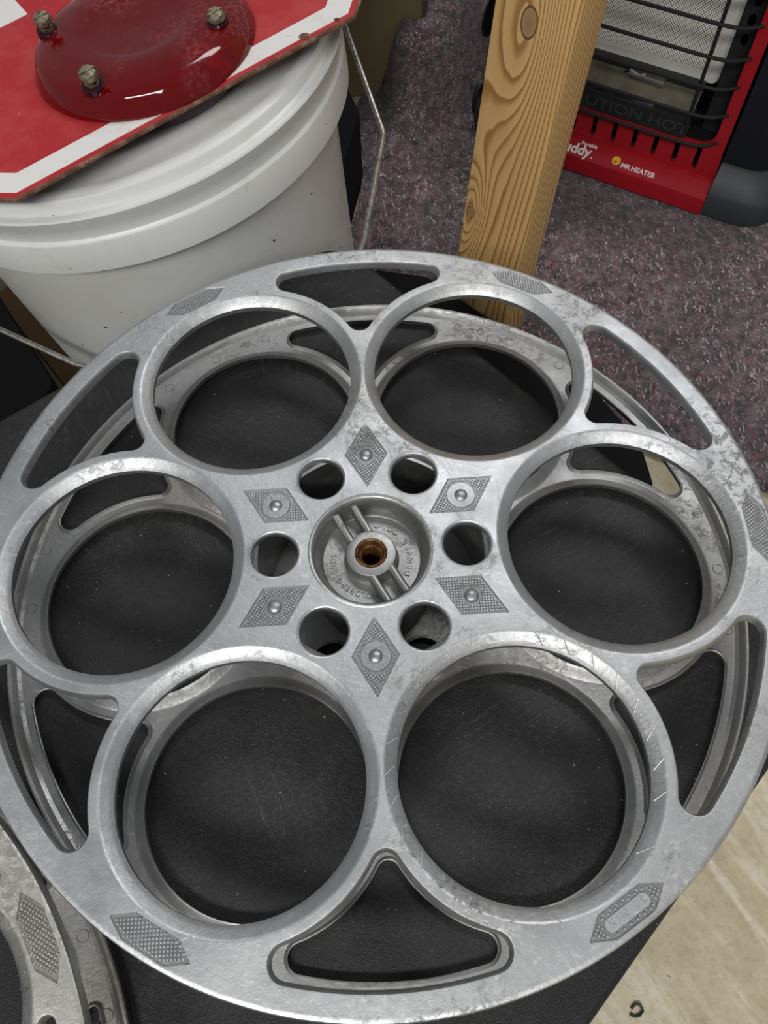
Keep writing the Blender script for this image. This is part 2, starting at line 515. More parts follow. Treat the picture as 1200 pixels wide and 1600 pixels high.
hi = n.noise(n.coords((60, 60, 5)), 1.0, 3, 0.5, 0.0)
q = n.math('ADD', n.math('MULTIPLY', X, 44.0), n.math('MULTIPLY', lo, 4.2))
q = n.math('ADD', q, n.math('MULTIPLY', warp, 1.5))
q = n.math('ADD', q, n.math('MULTIPLY', hi, 0.25))
q = n.math('ADD', q, n.math('MULTIPLY', Y, 55.0))
fr = n.math('FRACT', n.math('MULTIPLY', q, 3.5))
grain = n.ramp(fr, [(0.0, (0.76, 0.50, 0.21)), (0.55, (0.70, 0.435, 0.165)), (0.86, (0.36, 0.17, 0.048)), (0.95, (0.42, 0.21, 0.065)), (1.0, (0.76, 0.50, 0.21))])
fib = n.noise(n.coords((900, 900, 14)), 1.0, 2)
c = n.mix(n.math('MULTIPLY', fib, 0.18), grain, (0.25, 0.14, 0.05))
c = n.mix(n.math('MULTIPLY', n.ramp(n.noise(n.coords((30, 30, 12)), 1, 3), [(0.5, 0.0), (0.75, 1.0)]), 0.35), c, (0.50, 0.28, 0.10))
for ring, km in dark:
    c = n.mix(km, c, ring)
n.color(c)
n.rough(n.ramp(fr, [(0.5, 0.52), (0.9, 0.4)]))
n.normal(n.bump(n.math('ADD', n.math('MULTIPLY', fib, 0.5), fr), 0.15, 0.0006))

# ---------------------------------------------------------------- the room
mb = MB()
mb.add([(-2000, -1500, FLOOR), (2500, -1500, FLOOR), (2500, 2500, FLOOR), (-2000, 2500, FLOOR),
        (-2000, -1500, FLOOR - 60), (2500, -1500, FLOOR - 60), (2500, 2500, FLOOR - 60), (-2000, 2500, FLOOR - 60)],
       [(0, 1, 2, 3), (7, 6, 5, 4), (0, 4, 5, 1), (1, 5, 6, 2), (2, 6, 7, 3), (3, 7, 4, 0)])
fl = mb.build('floor', M_CONC, smooth=False)
fl.location = (0, 0, 0.3)
fl['kind'] = 'structure'

# ---------------------------------------------------------------- the black case under the reels
def rounded_poly(pts, radii, n=8):
    out = []
    k = len(pts)
    for i in range(k):
        p = Vector(pts[i]); a = (Vector(pts[i - 1]) - p).normalized(); b = (Vector(pts[(i + 1) % k]) - p).normalized()
        r = radii[i]
        half = a.angle(b) / 2
        d = r / math.tan(half)
        c = p + (a + b).normalized() * (r / math.sin(half))
        s = p + a * d - c; e = p + b * d - c
        a0 = math.atan2(s.y, s.x); a1 = math.atan2(e.y, e.x)
        da = (a1 - a0 + PI) % (2 * PI) - PI
        for q in range(n + 1):
            t = a0 + da * q / n
            out.append((c.x + r * math.cos(t), c.y + r * math.sin(t)))
    return out
def inset(poly, d):
    k = len(poly); out = []
    for i in range(k):
        a = Vector(poly[i - 1]); p = Vector(poly[i]); b = Vector(poly[(i + 1) % k])
        t = (b - a).normalized(); nn = Vector((-t.y, t.x))
        out.append((p.x + nn.x * d, p.y + nn.y * d))
    return out
CASE = rounded_poly([(-15, 257), (-70, 215), (-181, 150.5), (-560, -104), (-300, -572), (239.2, -46.6)], [26, 60, 60, 30, 30, 18])
ring = lambda d, z: [(x, y, z) for x, y in inset(CASE, d)]
case = thing('storage_case', 'large black case with a scuffed grained vinyl top, carrying the film reels', 'case', (-150, -120, FLOOR))
def rel(mb, loc):
    mb.v = [(x - loc[0], y - loc[1], z - loc[2]) for x, y, z in mb.v]; return mb
mb = MB(); mb.loft([ring(0.6, -86), ring(0, -84), ring(0, -59), ring(0.8, -56), ring(2.2, -54.6), ring(4.5, -54)])
rel(mb, (-150, -120, FLOOR)).build('top', M_VINYL, case, wn=True)
mb = MB(); mb.loft([ring(10, FLOOR), ring(10, -86)])
rel(mb, (-150, -120, FLOOR)).build('body', M_BLACK, case)

# ---------------------------------------------------------------- film reels
RO, HC, HA = 190.5, 118.0, 52.6
def arc(c, r, a0, a1, n):
    return [(c[0] + r * math.cos(a0 + (a1 - a0) * i / n), c[1] + r * math.sin(a0 + (a1 - a0) * i / n)) for i in range(n)]
def circle(c, r, n):
    return arc(c, r, 0, 2 * PI, n)
def slot_loop(mid, e, long=False):
    """outline of the three-cornered window between two big holes; e > 0 grows it"""
    Rs, A, rho, rh2 = (180.0, 60.3, 3.2, 6.0) if long else (180.3, 62.5, 7.0, 6.0)
    c1 = (HC * math.cos(rad(-30)), HC * math.sin(rad(-30))); c2 = (HC * math.cos(rad(30)), HC * math.sin(rad(30)))
    D = HC * math.cos(rad(30)) + math.sqrt((A + rh2) ** 2 - (HC * math.sin(rad(30))) ** 2)
    tip = (D, 0.0)
    cs = ((Rs - rho) ** 2 + HC ** 2 - (A + rho) ** 2) / (2 * (Rs - rho) * HC)
    off = math.acos(cs)
    t = rad(30) - off
    k1 = ((Rs - rho) * math.cos(-t), (Rs - rho) * math.sin(-t)); k2 = ((Rs - rho) * math.cos(t), (Rs - rho) * math.sin(t))
    def ang(a, b): return math.atan2(b[1] - a[1], b[0] - a[0])
    pts = []
    pts += arc((0, 0), Rs + e, -t, t, 22)
    a1 = ang(c2, k2)
    s = t; en = a1 + PI
    pts += arc(k2, rho + e, s, en, 12)
    b0 = ang(c2, k2); b1 = ang(c2, tip)
    b1 += 2 * PI if b1 < b0 - PI else 0
    if b0 > b1 + PI: b0 -= 2 * PI
    pts += arc(c2, A - e, b0, b1, 18)
    g0 = ang(c2, tip) + PI; g1 = ang(c1, tip) + PI
    while g1 < g0: g1 += 2 * PI
    pts += arc(tip, rh2 + e, g0, g1, 10)
    b0 = ang(c1, tip); b1 = ang(c1, k1)
    pts += arc(c1, A - e, b0, b1, 18)
    s = ang(c1, k1) + PI; en = -t
    while en < s: en += 2 * PI
    pts += arc(k1, rho + e, s, en, 12)
    m = rad(mid)
    return [(x * math.cos(m) - y * math.sin(m), x * math.sin(m) + y * math.cos(m)) for x, y in pts]
def local_frame(ang):
    a = rad(ang); er = (math.cos(a), math.sin(a)); et = (-math.sin(a), math.cos(a))
    return lambda r, t: (er[0] * r + et[0] * t, er[1] * r + et[1] * t)
DIA = [(33.3, 0), (51.9, -10.8), (70.7, 0), (51.9, 10.8)]
HEXA = [(183.0, -18.6), (188.2, -9.6), (189.0, 9.6), (182.6, 18.0), (178.0, 10.4), (178.0, -10.4)]
HEXA = [(183.0, -19.0), (187.8, -9.6), (188.1, 9.6), (182.4, 18.4), (177.4, 10.2), (177.2, -10.2)]
def shrink(poly, d):
    c = (sum(p[0] for p in poly) / len(poly), sum(p[1] for p in poly) / len(poly))
    k = len(poly); out = []
    area = sum(poly[i - 1][0] * poly[i][1] - poly[i][0] * poly[i - 1][1] for i in range(k))
    sgn = 1 if area > 0 else -1
    for i in range(k):
        a, p, b = Vector(poly[i - 1]), Vector(poly[i]), Vector(poly[(i + 1) % k])
        n1 = (p - a).normalized(); n2 = (b - p).normalized()
        n1 = Vector((-n1.y, n1.x)) * sgn; n2 = Vector((-n2.y, n2.x)) * sgn
        h = (n1 + n2).normalized()
        q = p + h * (d / max(0.3, h.dot(n1)))
        out.append((q.x, q.y))
    return out

def make_flange_mesh(long=False):
    P = []; Zt = []; Zb = []; E = []
    def loop(pts, zt, zb):
        b = len(P); k = len(pts)
        P.extend(Vector(p) for p in pts); Zt.extend([zt] * k); Zb.extend([zb] * k)
        E.extend((b + i, b + (i + 1) % k) for i in range(k))
    for r, zt, zb in ((184.6, 0, -3), (186.4, 0, -3.9), (188.0, 0, -6.2), (188.9, 0, -6.8), (189.9, -0.4, -6.8), (190.5, -1.8, -6.2)):
        loop(circle((0, 0), r, 288), zt, zb)
    for k in range(6):
        a = rad(60 * k); c = (HC * math.cos(a), HC * math.sin(a))
        for r, zt, zb in ((58.85, 0, -3), (58.1, -0.12, -3.1), (57.3, -0.5, -3.5), (54.6, -2.3, -5.6), (53.6, -3.1, -6.6), (52.6, -4.1, -7.0)):
            loop(circle(c, r, 120), zt, zb)
        c = (45.4 * math.cos(a), 45.4 * math.sin(a))
        for r, zt, zb in ((12.6, 0, -3), (12.0, 0.25, -3.1), (11.4, -0.1, -3.4), (10.93, -1.0, -3.4)):
            loop(circle(c, r, 48), zt, zb)
        for e, zt, zb in (((0.9, 0, -3), (0.4, -0.1, -3.6), (0.0, -0.6, -4.4), (-0.4, -1.6, -5.0), (-0.9, -4.3, -4.7)) if not long else
                          ((0.9, 0, -3), (0.4, -0.1, -3.6), (0.0, -0.6, -4.4), (-0.4, -1.6, -5.0), (-0.9, -4.3, -4.7))):
            loop(slot_loop(30 + 60 * k, e, long), zt, zb)
        F = local_frame(30 + 60 * k)
        loop([F(*p) for p in DIA], 0, -3); loop([F(*p) for p in shrink(DIA, 0.5)], -0.8, -3)
        F = local_frame(60 * k)
        loop([F(*p) for p in HEXA], 0, -3); loop([F(*p) for p in shrink(HEXA, 0.5)], -0.8, -3)
    for r, zt, zb in ((29.6, 0, -3), (28.9, 0.35, -3), (28.2, 0.1, -3)):
        loop(circle((0, 0), r, 96), zt, zb)
    vs, es, fs, ov, oe, of = delaunay_2d_cdt(P, E, [], 0, 1e-5)
    zt = []; zb = []
    for k, v in enumerate(vs):
        src = ov[k]
        i = src[0] if src else min(range(len(P)), key=lambda j: (P[j] - v).length_squared)
        zt.append(Zt[i]); zb.append(Zb[i])
    def depth(poly, x, y):
        k = len(poly); best = 1e9
        area = sum(poly[i - 1][0] * poly[i][1] - poly[i][0] * poly[i - 1][1] for i in range(k))
        sg = 1 if area > 0 else -1
        for i in range(k):
            ax, ay = poly[i - 1]; bx_, by_ = poly[i]
            L_ = math.hypot(bx_ - ax, by_ - ay)
            best = min(best, sg * ((bx_ - ax) * (y - ay) - (by_ - ay) * (x - ax)) / L_)
        return best
    RP = ((184.6, -3), (186.4, -3.9), (188.0, -6.2), (188.9, -6.8))
    for i, v in enumerate(vs):
        r = v.length
        if r < 174: continue
        a = round(math.degrees(math.atan2(v.y, v.x)) / 60) * 60
        F = local_frame(a)
        d = depth([F(*p) for p in HEXA], v.x, v.y)
        if d > -0.01:
            zt[i] = -0.8 * max(0.0, min(1.0, d / 0.5))
            zb[i] = -3
            for (r0, z0), (r1, z1) in zip(RP, RP[1:]):
                if r0 <= r <= r1: zb[i] = z0 + (z1 - z0) * (r - r0) / (r1 - r0)
    slots = [slot_loop(30 + 60 * k, -0.9, long) for k in range(6)]
    def inside(poly, x, y):
        c = False; j = len(poly) - 1
        for i in range(len(poly)):
            xi, yi = poly[i]; xj, yj = poly[j]
            if (yi > y) != (yj > y) and x < (xj - xi) * (y - yi) / (yj - yi) + xi: c = not c
            j = i
        return c
    keep = []
    for f in fs:
        x = sum(vs[i].x for i in f) / len(f); y = sum(vs[i].y for i in f) / len(f)
        r = math.hypot(x, y)
        if r > RO or r < 28.2: continue
        bad = False
        a = math.degrees(math.atan2(y, x))
        k = round(a / 60) % 6
        ca, sa = math.cos(rad(60 * k)), math.sin(rad(60 * k))
        if math.hypot(x - HC * ca, y - HC * sa) < 52.6 * 0.9996: bad = True
        if math.hypot(x - 45.4 * ca, y - 45.4 * sa) < 10.9: bad = True
        if not bad and r > 125:
            k2 = int((a % 360) // 60)
            if inside(slots[k2], x, y): bad = True
        if not bad: keep.append(tuple(f))
    # orientation up
    out = []
    for f in keep:
        a, b, c = (vs[f[0]], vs[f[1]], vs[f[2]])
        if (b - a).cross(c - a) < 0: f = tuple(reversed(f))
        out.append(f)
    N = len(vs)
    V = [(v.x, v.y, zt[i]) for i, v in enumerate(vs)] + [(v.x, v.y, zb[i]) for i, v in enumerate(vs)]
    F = list(out) + [tuple(i + N for i in reversed(f)) for f in out]
    cnt = {}
    for f in out:
        for i in range(len(f)):
            e = (f[i], f[(i + 1) % len(f)]); cnt[e] = cnt.get(e, 0) + 1
    for (a, b) in cnt:
        if (b, a) not in cnt:
            F.append((b, a, a + N, b + N))
    used = sorted({i for f in F for i in f}); mp = {o: i for i, o in enumerate(used)}
    m = MB(); m.add([V[i] for i in used], [tuple(mp[i] for i in f) for f in F])
    return m
FL = make_flange_mesh()
FL_LONG = make_flange_mesh(True)
THICK = 54.0

def knurl(poly, z, rot, pitch=1.3, h=0.75, avoid=None):
    m = MB()
    inner = shrink(poly, 1.0)
    def ins(x, y):
        c = False; j = len(inner) - 1
        for i in range(len(inner)):
            xi, yi = inner[i]; xj, yj = inner[j]
            if (yi > y) != (yj > y) and x < (xj - xi) * (y - yi) / (yj - yi) + xi: c = not c
            j = i
        return c
    cx = sum(p[0] for p in poly) / len(poly); cy = sum(p[1] for p in poly) / len(poly)
    ca, sa = math.cos(rot), math.sin(rot)
    s = pitch * 0.47; t = pitch * 0.24
    for i in range(-20, 21):
        for j in range(-20, 21):
            def pt(u, v):
                uu, vv = i * pitch + u, j * pitch + v
                return (cx + uu * ca - vv * sa, cy + uu * sa + vv * ca)
            cr = [pt(-s, -s), pt(s, -s), pt(s, s), pt(-s, s)]
            if not ins(*pt(0, 0)): continue
            if avoid and avoid(*pt(0, 0)): continue
            tp = [pt(-t, -t), pt(t, -t), pt(t, t), pt(-t, t)]
            m.add([(x, y, z) for x, y in cr] + [(x, y, z + h) for x, y in tp],
                  [(0, 1, 5, 4), (1, 2, 6, 5), (2, 3, 7, 6), (3, 0, 4, 7), (4, 5, 6, 7)])
    return m

def bevel_z(r):
    return -0.5 - (57.3 - r) * (1.8 / 2.7) if r < 57.3 else -0.5 + (r - 57.3) * 0.35

def make_reel(name, label, loc, rotz, mats, FL=FL):
    a_m, in_m, k_m = mats
    root = thing(name, label, 'film reel', (loc[0], loc[1], loc[2] - THICK), Matrix.Rotation(rotz, 3, 'Z'))
    T = lambda p: (p[0], p[1], p[2] + THICK)
    up = MB(); up.add([T(p) for p in FL.v], FL.f)
    o = up.build('flange', a_m, root, sharp=24, wn=True, recalc=False)
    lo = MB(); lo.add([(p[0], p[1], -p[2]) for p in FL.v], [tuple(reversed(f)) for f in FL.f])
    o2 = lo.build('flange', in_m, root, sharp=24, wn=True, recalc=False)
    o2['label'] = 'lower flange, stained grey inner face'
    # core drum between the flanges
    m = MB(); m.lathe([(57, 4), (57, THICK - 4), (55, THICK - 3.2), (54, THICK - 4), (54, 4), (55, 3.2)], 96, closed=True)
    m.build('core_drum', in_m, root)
    # ejector marks on the inner face
    mk = MB()
    for k in range(6):
        for d in (-10.6, 0, 10.6):
            if k in (5, 4): continue
            a = rad(60 * k + d); c = (181.2 * math.cos(a), 181.2 * math.sin(a))
            mk.lathe([(0.0, 3.12), (2.35, 3.12), (2.45, 3.45), (2.75, 3.45), (2.9, 2.9)], 24, c)
    mk.build('cast_pin_marks', in_m, root)['kind'] = 'stuff'
    # hub
    Z = THICK
    m = MB()
    m.lathe([(29.2, Z - 1.5), (29.0, Z + 0.3), (28.3, Z + 0.35), (27.4, Z - 0.3), (26.6, Z - 2.0), (25.0, Z - 9.5), (24.2, Z - 12.2), (23.4, Z - 12.9),
             (13.4, Z - 13.0), (12.7, Z - 12.2), (12.4, Z - 6.6), (11.8, Z - 5.3), (10.6, Z - 4.9), (7.8, Z - 4.9), (7.4, Z - 5.3),
             (7.4, 4), (29.2, 4)], 96, closed=True)
    for s in (0, 1):
        for off in (-5.0, 5.0):
            a = rad(117 + 180 * s); d = Vector((math.cos(a), math.sin(a), 0)); t = Vector((-d.y, d.x, 0))
            p = [d * 10.5 + t * off + Vector((0, 0, Z - 7.0)), d * 18 + t * off + Vector((0, 0, Z - 6.6)), d * 25.9 + t * off + Vector((0, 0, Z - 5.2))]
            m.tube(p, 2.1, 12)
            q = []
            for r_ in (10.5, 24.6):
                for sd in (-1.9, 1.9):
                    b = d * r_ + t * (off + sd); q.append(b)
            v = [(b.x, b.y, z) for z in (Z - 13, Z - 7.0) for b in q]
            m.add(v, [(0, 1, 3, 2), (4, 6, 7, 5), (0, 4, 5, 1), (2, 3, 7, 6), (0, 2, 6, 4), (1, 5, 7, 3)])
    hub = m.build('hub', M_HUB, root, sharp=40)
    m = MB(); m.lathe([(7.35, Z - 30), (7.35, Z - 4.6), (7.0, Z - 4.3), (6.4, Z - 4.8), (6.0, Z - 6.5), (5.4, Z - 7.5), (4.6, Z - 8.5), (4.3, Z - 30)], 48)
    m.build('bushing', M_RUST, hub)
    m = MB()
    text_arc(m, 'GOLDBERG BROS', 4.0, (0, 0), 18.6, 221, True, lambda r: Z - 12.75, 0.4, 2.75)
    text_arc(m, 'DENVER COLO', 4.2, (0, 0), 18.6, 27, False, lambda r: Z - 12.75, 0.4, 3.4)
    m.build('hub_lettering', M_HUB, hub, sharp=30)
    # badges
    for k in range(6):
        F = local_frame(30 + 60 * k)
        poly = [F(*p) for p in DIA]
        cc = F(52, 0)
        disc = k in (0, 4, 2)
        rr = 7.0 if disc else 3.9
        m = knurl(poly, Z - 0.85, rad(30 + 60 * k + 30), avoid=lambda x, y: math.hypot(x - cc[0], y - cc[1]) < rr + 0.9)
        m.add([(x, y, Z - 0.78) for x, y in shrink(poly, 0.45)], [(0, 1, 2, 3)], 1)
        d = m.build('diamond_badge', [a_m, M_GRIME], root, sharp=20, recalc=False)
        m = MB()
        pr = [(0.0, Z + 0.95), (0.6, Z + 0.93), (1.2, Z + 0.84), (1.8, Z + 0.68), (2.3, Z + 0.46), (2.7, Z + 0.22), (3.05, Z - 0.08), (3.3, Z - 0.5)]
        if disc: pr = pr[:-1] + [(3.2, Z - 0.35), (6.7, Z - 0.35), (7.0, Z - 0.75)]
        m.lathe(pr, 36, cc); m.build('rivet', k_m, d, sharp=22)
    for k in range(6):
        F = local_frame(60 * k)
        poly = [F(*p) for p in HEXA]
        cc = F(182.8, 0); txt = (k == 5)
        a = rad(60 * k)
        def av(x, y):
            if not txt: return False
            u = (x - cc[0]) * -math.sin(a) + (y - cc[1]) * math.cos(a); v = (x - cc[0]) * math.cos(a) + (y - cc[1]) * math.sin(a)
            return abs(v) < 3.1 and abs(u) < 11.2
        m = knurl(poly, Z - 0.85, a + rad(30 if k != 5 else 26), pitch=1.45, avoid=av)
        m.add([(x, y, Z - 0.78) for x, y in shrink(poly, 0.45)], [tuple(range(6))], 1)
        d = m.build('rim_badge', [a_m, M_GRIME], root, sharp=20, recalc=False)
        if txt:
            m = MB()
            st = [F(182.8 + y, x) for x, y in rrect(-10.4, 10.4, -2.5, 2.5, 2.45, 8)]
            m.add([(x, y, Z - 0.35) for x, y in st] + [(x, y, Z - 0.8) for x, y in st],
                  [tuple(range(len(st)))] + [(i, (i + 1) % len(st), (i + 1) % len(st) + len(st), i + len(st)) for i in range(len(st))])
            text_arc(m, '20 MIN', 4.3, (0, 0), 182.8, 60 * k, True, lambda r: Z - 0.3, 0.4, 3.1)
            m.build('badge_lettering', a_m, d, sharp=30)
    # minute scale around the lower right hole and the maker's country round the right one
    m = MB()
    c = (HC * math.cos(rad(-60)), HC * math.sin(rad(-60)))
    zf = lambda r: Z + bevel_z(r) + 0.05
    def tick(ang, r0=53.6, r1=58.0, slant=4.5):
        a0 = rad(ang - slant / 2); a1 = rad(ang + slant / 2)
        p = []
        for a, r in ((a0, r0), (a1, r1)):
            p.append(Vector((c[0] + r * math.cos(a), c[1] + r * math.sin(a), zf(r))))
        m.tube([p[0], p[0].lerp(p[1], 0.5), p[1]], 0.28, 6)
    left = ['3', '5', '7', '9', '11', '13', '15', '17']
    for i, s in enumerate(left):
        a = 160 + i * 12.6
        text_arc(m, s, 4.3, c, 55.5, a, False, zf, 0.35, 2.8)
        tick(a - 6.3)
    tick(-86, 53.6, 58.6, 5)
    m.build('odd_minute_scale', a_m, root, sharp=30)
    m = MB()
    right = ['16', '14', '12', '10', '8', '6', '4', '2']
    for i, s in enumerate(right):
        a = -22 + i * 13.0
        text_arc(m, s, 4.3, c, 55.5, a, False, zf, 0.35, 2.8)
        tick(a + 6.5)
    text_arc(m, '18', 4.3, c, 55.6, -58, False, zf, 0.35, 2.8)
    tick(-38, 53.6, 58.6, 7)
    c2 = (HC, 0.0)
    m.build('even_minute_scale', a_m, root, sharp=30)
    m = MB()
    text_arc(m, 'MADE IN U.S.A.', 4.2, c2, 55.8, 3, True, zf, 0.35, 3.2)
    m.build('country_lettering', a_m, root, sharp=30)
    return root

reel = make_reel('film_reel', 'large cast aluminium film reel with six round holes in the middle of the photo', (0, 0, 0), rad(0.25), (M_ALU, M_ALU_IN, M_KNURL))
reel2 = make_reel('film_reel', 'warmer, brushed aluminium film reel cut off at the lower left corner', (-292.3, -246.2, 0), rad(29.8), (M_ALU_OLD, M_ALU_IN, M_KNURL), FL_LONG)

# ---------------------------------------------------------------- bucket, tilted a little
BN = Vector((-0.10339295, 0.03081905, 0.99416301)).normalized()
bx = Vector((1, 0, 0)); bx = (bx - BN * bx.dot(BN)).normalized(); by = BN.cross(bx)
BR = Matrix((bx, by, BN)).transposed()
B0 = Vector((-161.4, 366.0, 0.0))
HB = 284.5                      # the foot lies this far below the reference level along the tilted axis
bb = B0 - BN * HB
bucket = thing('bucket', 'white round plastic bucket with ribbed lid standing behind the reel at left', 'bucket', tuple(bb), BR)
L = lambda z: z + HB
m = MB()
m.lathe([(0, 0), (124, 0), (126.5, 1.5), (129, 4), (130.5, 20), (145.2, L(-34)), (146.5, L(-29)), (150, L(-29)), (150, L(-10)), (147, L(8)), (144, L(8)), (143, L(-34)), (127, 18), (122, 6), (0, 5)], 128)
body = m.build('body', M_BUCKET, bucket, sharp=40)
m = MB()
prof = [(148.5, -28), (149.5, -29.3), (157.0, -29.1), (158.1, -28.2), (158.3, -25.5), (158.9, -7.6), (158.5, -6.0), (157.4, -5.3), (156.6, -4.2), (156.9, 0.0), (158.6, 5.0), (161.0, 11.0), (161.6, 12.8), (161.0, 14.0), (159.0, 14.4),
        (156.4, 13.8), (154.6, 14.8), (154.3, 20.0), (153.4, 21.5), (151.0, 22.3), (147.5, 22.6), (145.6, 22.2), (144.4, 20.8), (141, 20.3), (128, 20.1), (125, 21.2), (121, 21.2), (118, 20.0), (0, 20.0)]
m.lathe([(r, L(z)) for r, z in prof], 160)
m.build('lid', M_BUCKET, bucket, sharp=32)
# bail and its ears
al = rad(5)
u = Vector((math.cos(al), math.sin(al), 0)); f_ = Vector((math.sin(al), -math.cos(al), 0)); w_ = (f_ * math.cos(rad(25)) + Vector((0, 0, -1)) * math.sin(rad(25))).normalized()
pc = Vector((0, 0, L(-38)))
def bl(a, b): return pc + u * a + w_ * b
pts = [(150, -44), (158, -44), (161, -36), (173.3, 42), (174, 47), (172.5, 52), (147, 121), (139, 134), (124, 144), (90, 155), (40, 167), (0, 172),
       (-40, 174), (-60, 172), (-70, 167), (-120, 132), (-150, 100), (-166, 60), (-170, 0), (-161, -40), (-158, -44), (-150, -44)]
m = MB(); m.tube([bl(*p) for p in pts], 2.1, 12); m.build('bail', M_WIRE, bucket)
for s in (1, -1):
    m = MB()
    e = pc + w_ * -44 + u * (143 * s)
    rings = []
    for q, rr in ((0, 13), (9, 13), (12, 11)):
        rings.append([e + u * (q * s) + (Vector((-u.y, u.x, 0)) * math.cos(2 * PI * k / 20) + Vector((0, 0, 1)) * math.sin(2 * PI * k / 20)) * rr for k in range(20)])
    m.loft(rings); m.build('ear', M_BUCKET, bucket)

# ---------------------------------------------------------------- stop sign on the bucket, glass lenses
SX = Vector((0.84144636, 0.53566832, 0.0709047)).normalized(); SY = BN.cross(SX).normalized()
SR = Matrix((SX, SY, BN)).transposed()
S0 = Vector((-179.84, 195.35, 43.61))
side = 221.2; cx0, cy0 = side / 2, side * (1 + math.sqrt(2)) / 2
sign_c = S0 + SX * cx0 + SY * cy0
sign = thing('stop_sign', 'red octagonal stop sign with white border lying on the bucket', 'sign', tuple(sign_c - BN * 2.2), SR)
def octa(d, z):
    ap = cy0 - d; R_ = ap / math.cos(rad(22.5))
    return [(R_ * math.cos(rad(22.5 + 45 * k)), R_ * math.sin(rad(22.5 + 45 * k)), z) for k in range(8)]
def octa_round(d, z, r=4.0):
    pts = rounded_poly([(p[0], p[1]) for p in octa(d, 0)], [max(0.6, r - d * 0.3)] * 8, 4)
    return [(x, y, z) for x, y in pts]
m = MB()
rg = [octa_round(0.8, -0.2), octa_round(0, 0.2), octa_round(0, 1.7), octa_round(0.5, 2.1), octa_round(1.5, 2.2)]
m.loft(rg, cap=True)
nf = len(m.f); k = len(rg[0])
m.m = [1] * nf
m.m[nf - 1] = 0
# wobble the rusty rim
rr_ = random.Random(3)
for i in range(k * 5):
    x, y, z = m.v[i]
m.build('plate', [M_SIGNRED, M_SIGNRUST], sign, sharp=25)
m = MB()
def ring_plate(d0, d1, z):
    a = octa(d0, z); b = octa(d1, z); n_ = 8
    v = a + b + [(x, y, z - 0.25) for x, y, _ in a] + [(x, y, z - 0.25) for x, y, _ in b]
    f = []
    for i in range(8):
        j = (i + 1) % 8
        f += [(i, j, 8 + j, 8 + i), (16 + i, 16 + j, j, i), (24 + j, 24 + i, 8 + i, 8 + j)]
    return v, f
m.add(*ring_plate(5.0, 20.3, 2.42)); m.build('white_border', M_SIGNWHITE, sign, smooth=False)
m = MB()
v, f, x0, w = glyphs('T', 232, 0.1, 2.2)
ltrs = {'S': -126, 'T': -46.5, 'O': 42, 'P': 136}
for ch, xc in ltrs.items():
    v, f, x0, w = glyphs(ch, 232, 0.1, 2.2)
    yb = min(p[1] for p in v); cxg = (x0 + w) / 2
    sxg = 0.74
    m.add([((p[0] - cxg) * sxg + xc, p[1] - (yb if ch in 'TP' else 0) + (164 - cy0) - (2 if ch in 'SO' else 0), 2.33 + p[2]) for p in v], f)
m.build('lettering', M_SIGNWHITE, sign, smooth=False)
# rusty nick on the border
m = MB()
for (nx, ny, nr) in ((188.5 - cx0, 5.6 - cy0, 3.4), (211 - cx0, 5.0 - cy0, 1.7)):
    pr = [(0, 2.75), (nr * 0.6, 2.7), (nr, 2.45)]
    m.lathe(pr, 9, (nx, ny))
m.build('rust_spot', M_SIGNRUST, sign)

def dish(mb, R, H, t, up=1, ridge=True):
    """shallow round glass cover: outer surface, then inner surface"""
    rip = [(R * 0.05 * k, H * 0.80 + H * 0.0115 * k + (0.45 if k % 2 else -0.25)) for k in range(1, 9)] if H > 0 else []
    out = [(0, H * 0.80)] + rip + [(R * 0.46, H * 0.965), (R * 0.60, H), (R * 0.74, H * 0.96), (R * 0.845, H * 0.86), (R * 0.90, H * 0.80), (R * 0.94, H * 0.62), (R * 0.975, H * 0.28), (R, 1.6), (R * 1.0, 0.3)]
    inn = [(R * 0.975, 0.0), (R * 0.955, 1.0), (R * 0.93, H * 0.28 - 1), (R * 0.87, H * 0.62 - t), (R * 0.76, H * 0.86 - t), (R * 0.55, H - t), (R * 0.42, H * 0.96 - t)]
    if ridge:
        for q in range(6):
            r0 = R * (0.38 - 0.055 * q)
            inn += [(r0, H * 0.95 - t - 0.2 * q), (r0 - R * 0.022, H * 0.95 - t - 2.0 - 0.2 * q), (r0 - R * 0.03, H * 0.95 - t - 0.4 - 0.2 * q)]
    inn += [(0, H * 0.7 - t)]
    mb.lathe([(r, z * up) for r, z in out + inn], 96)
LC = S0 + SX * 114 + SY * 68.5
lens = thing('signal_lens', 'round red glass lens with brass bolts lying on the stop sign', 'lens', tuple(LC + BN * 0.35), SR)
m = MB(); dish(m, 67.5, 16.0, 3.2); m.build('glass', M_GLASS, lens, sharp=50)
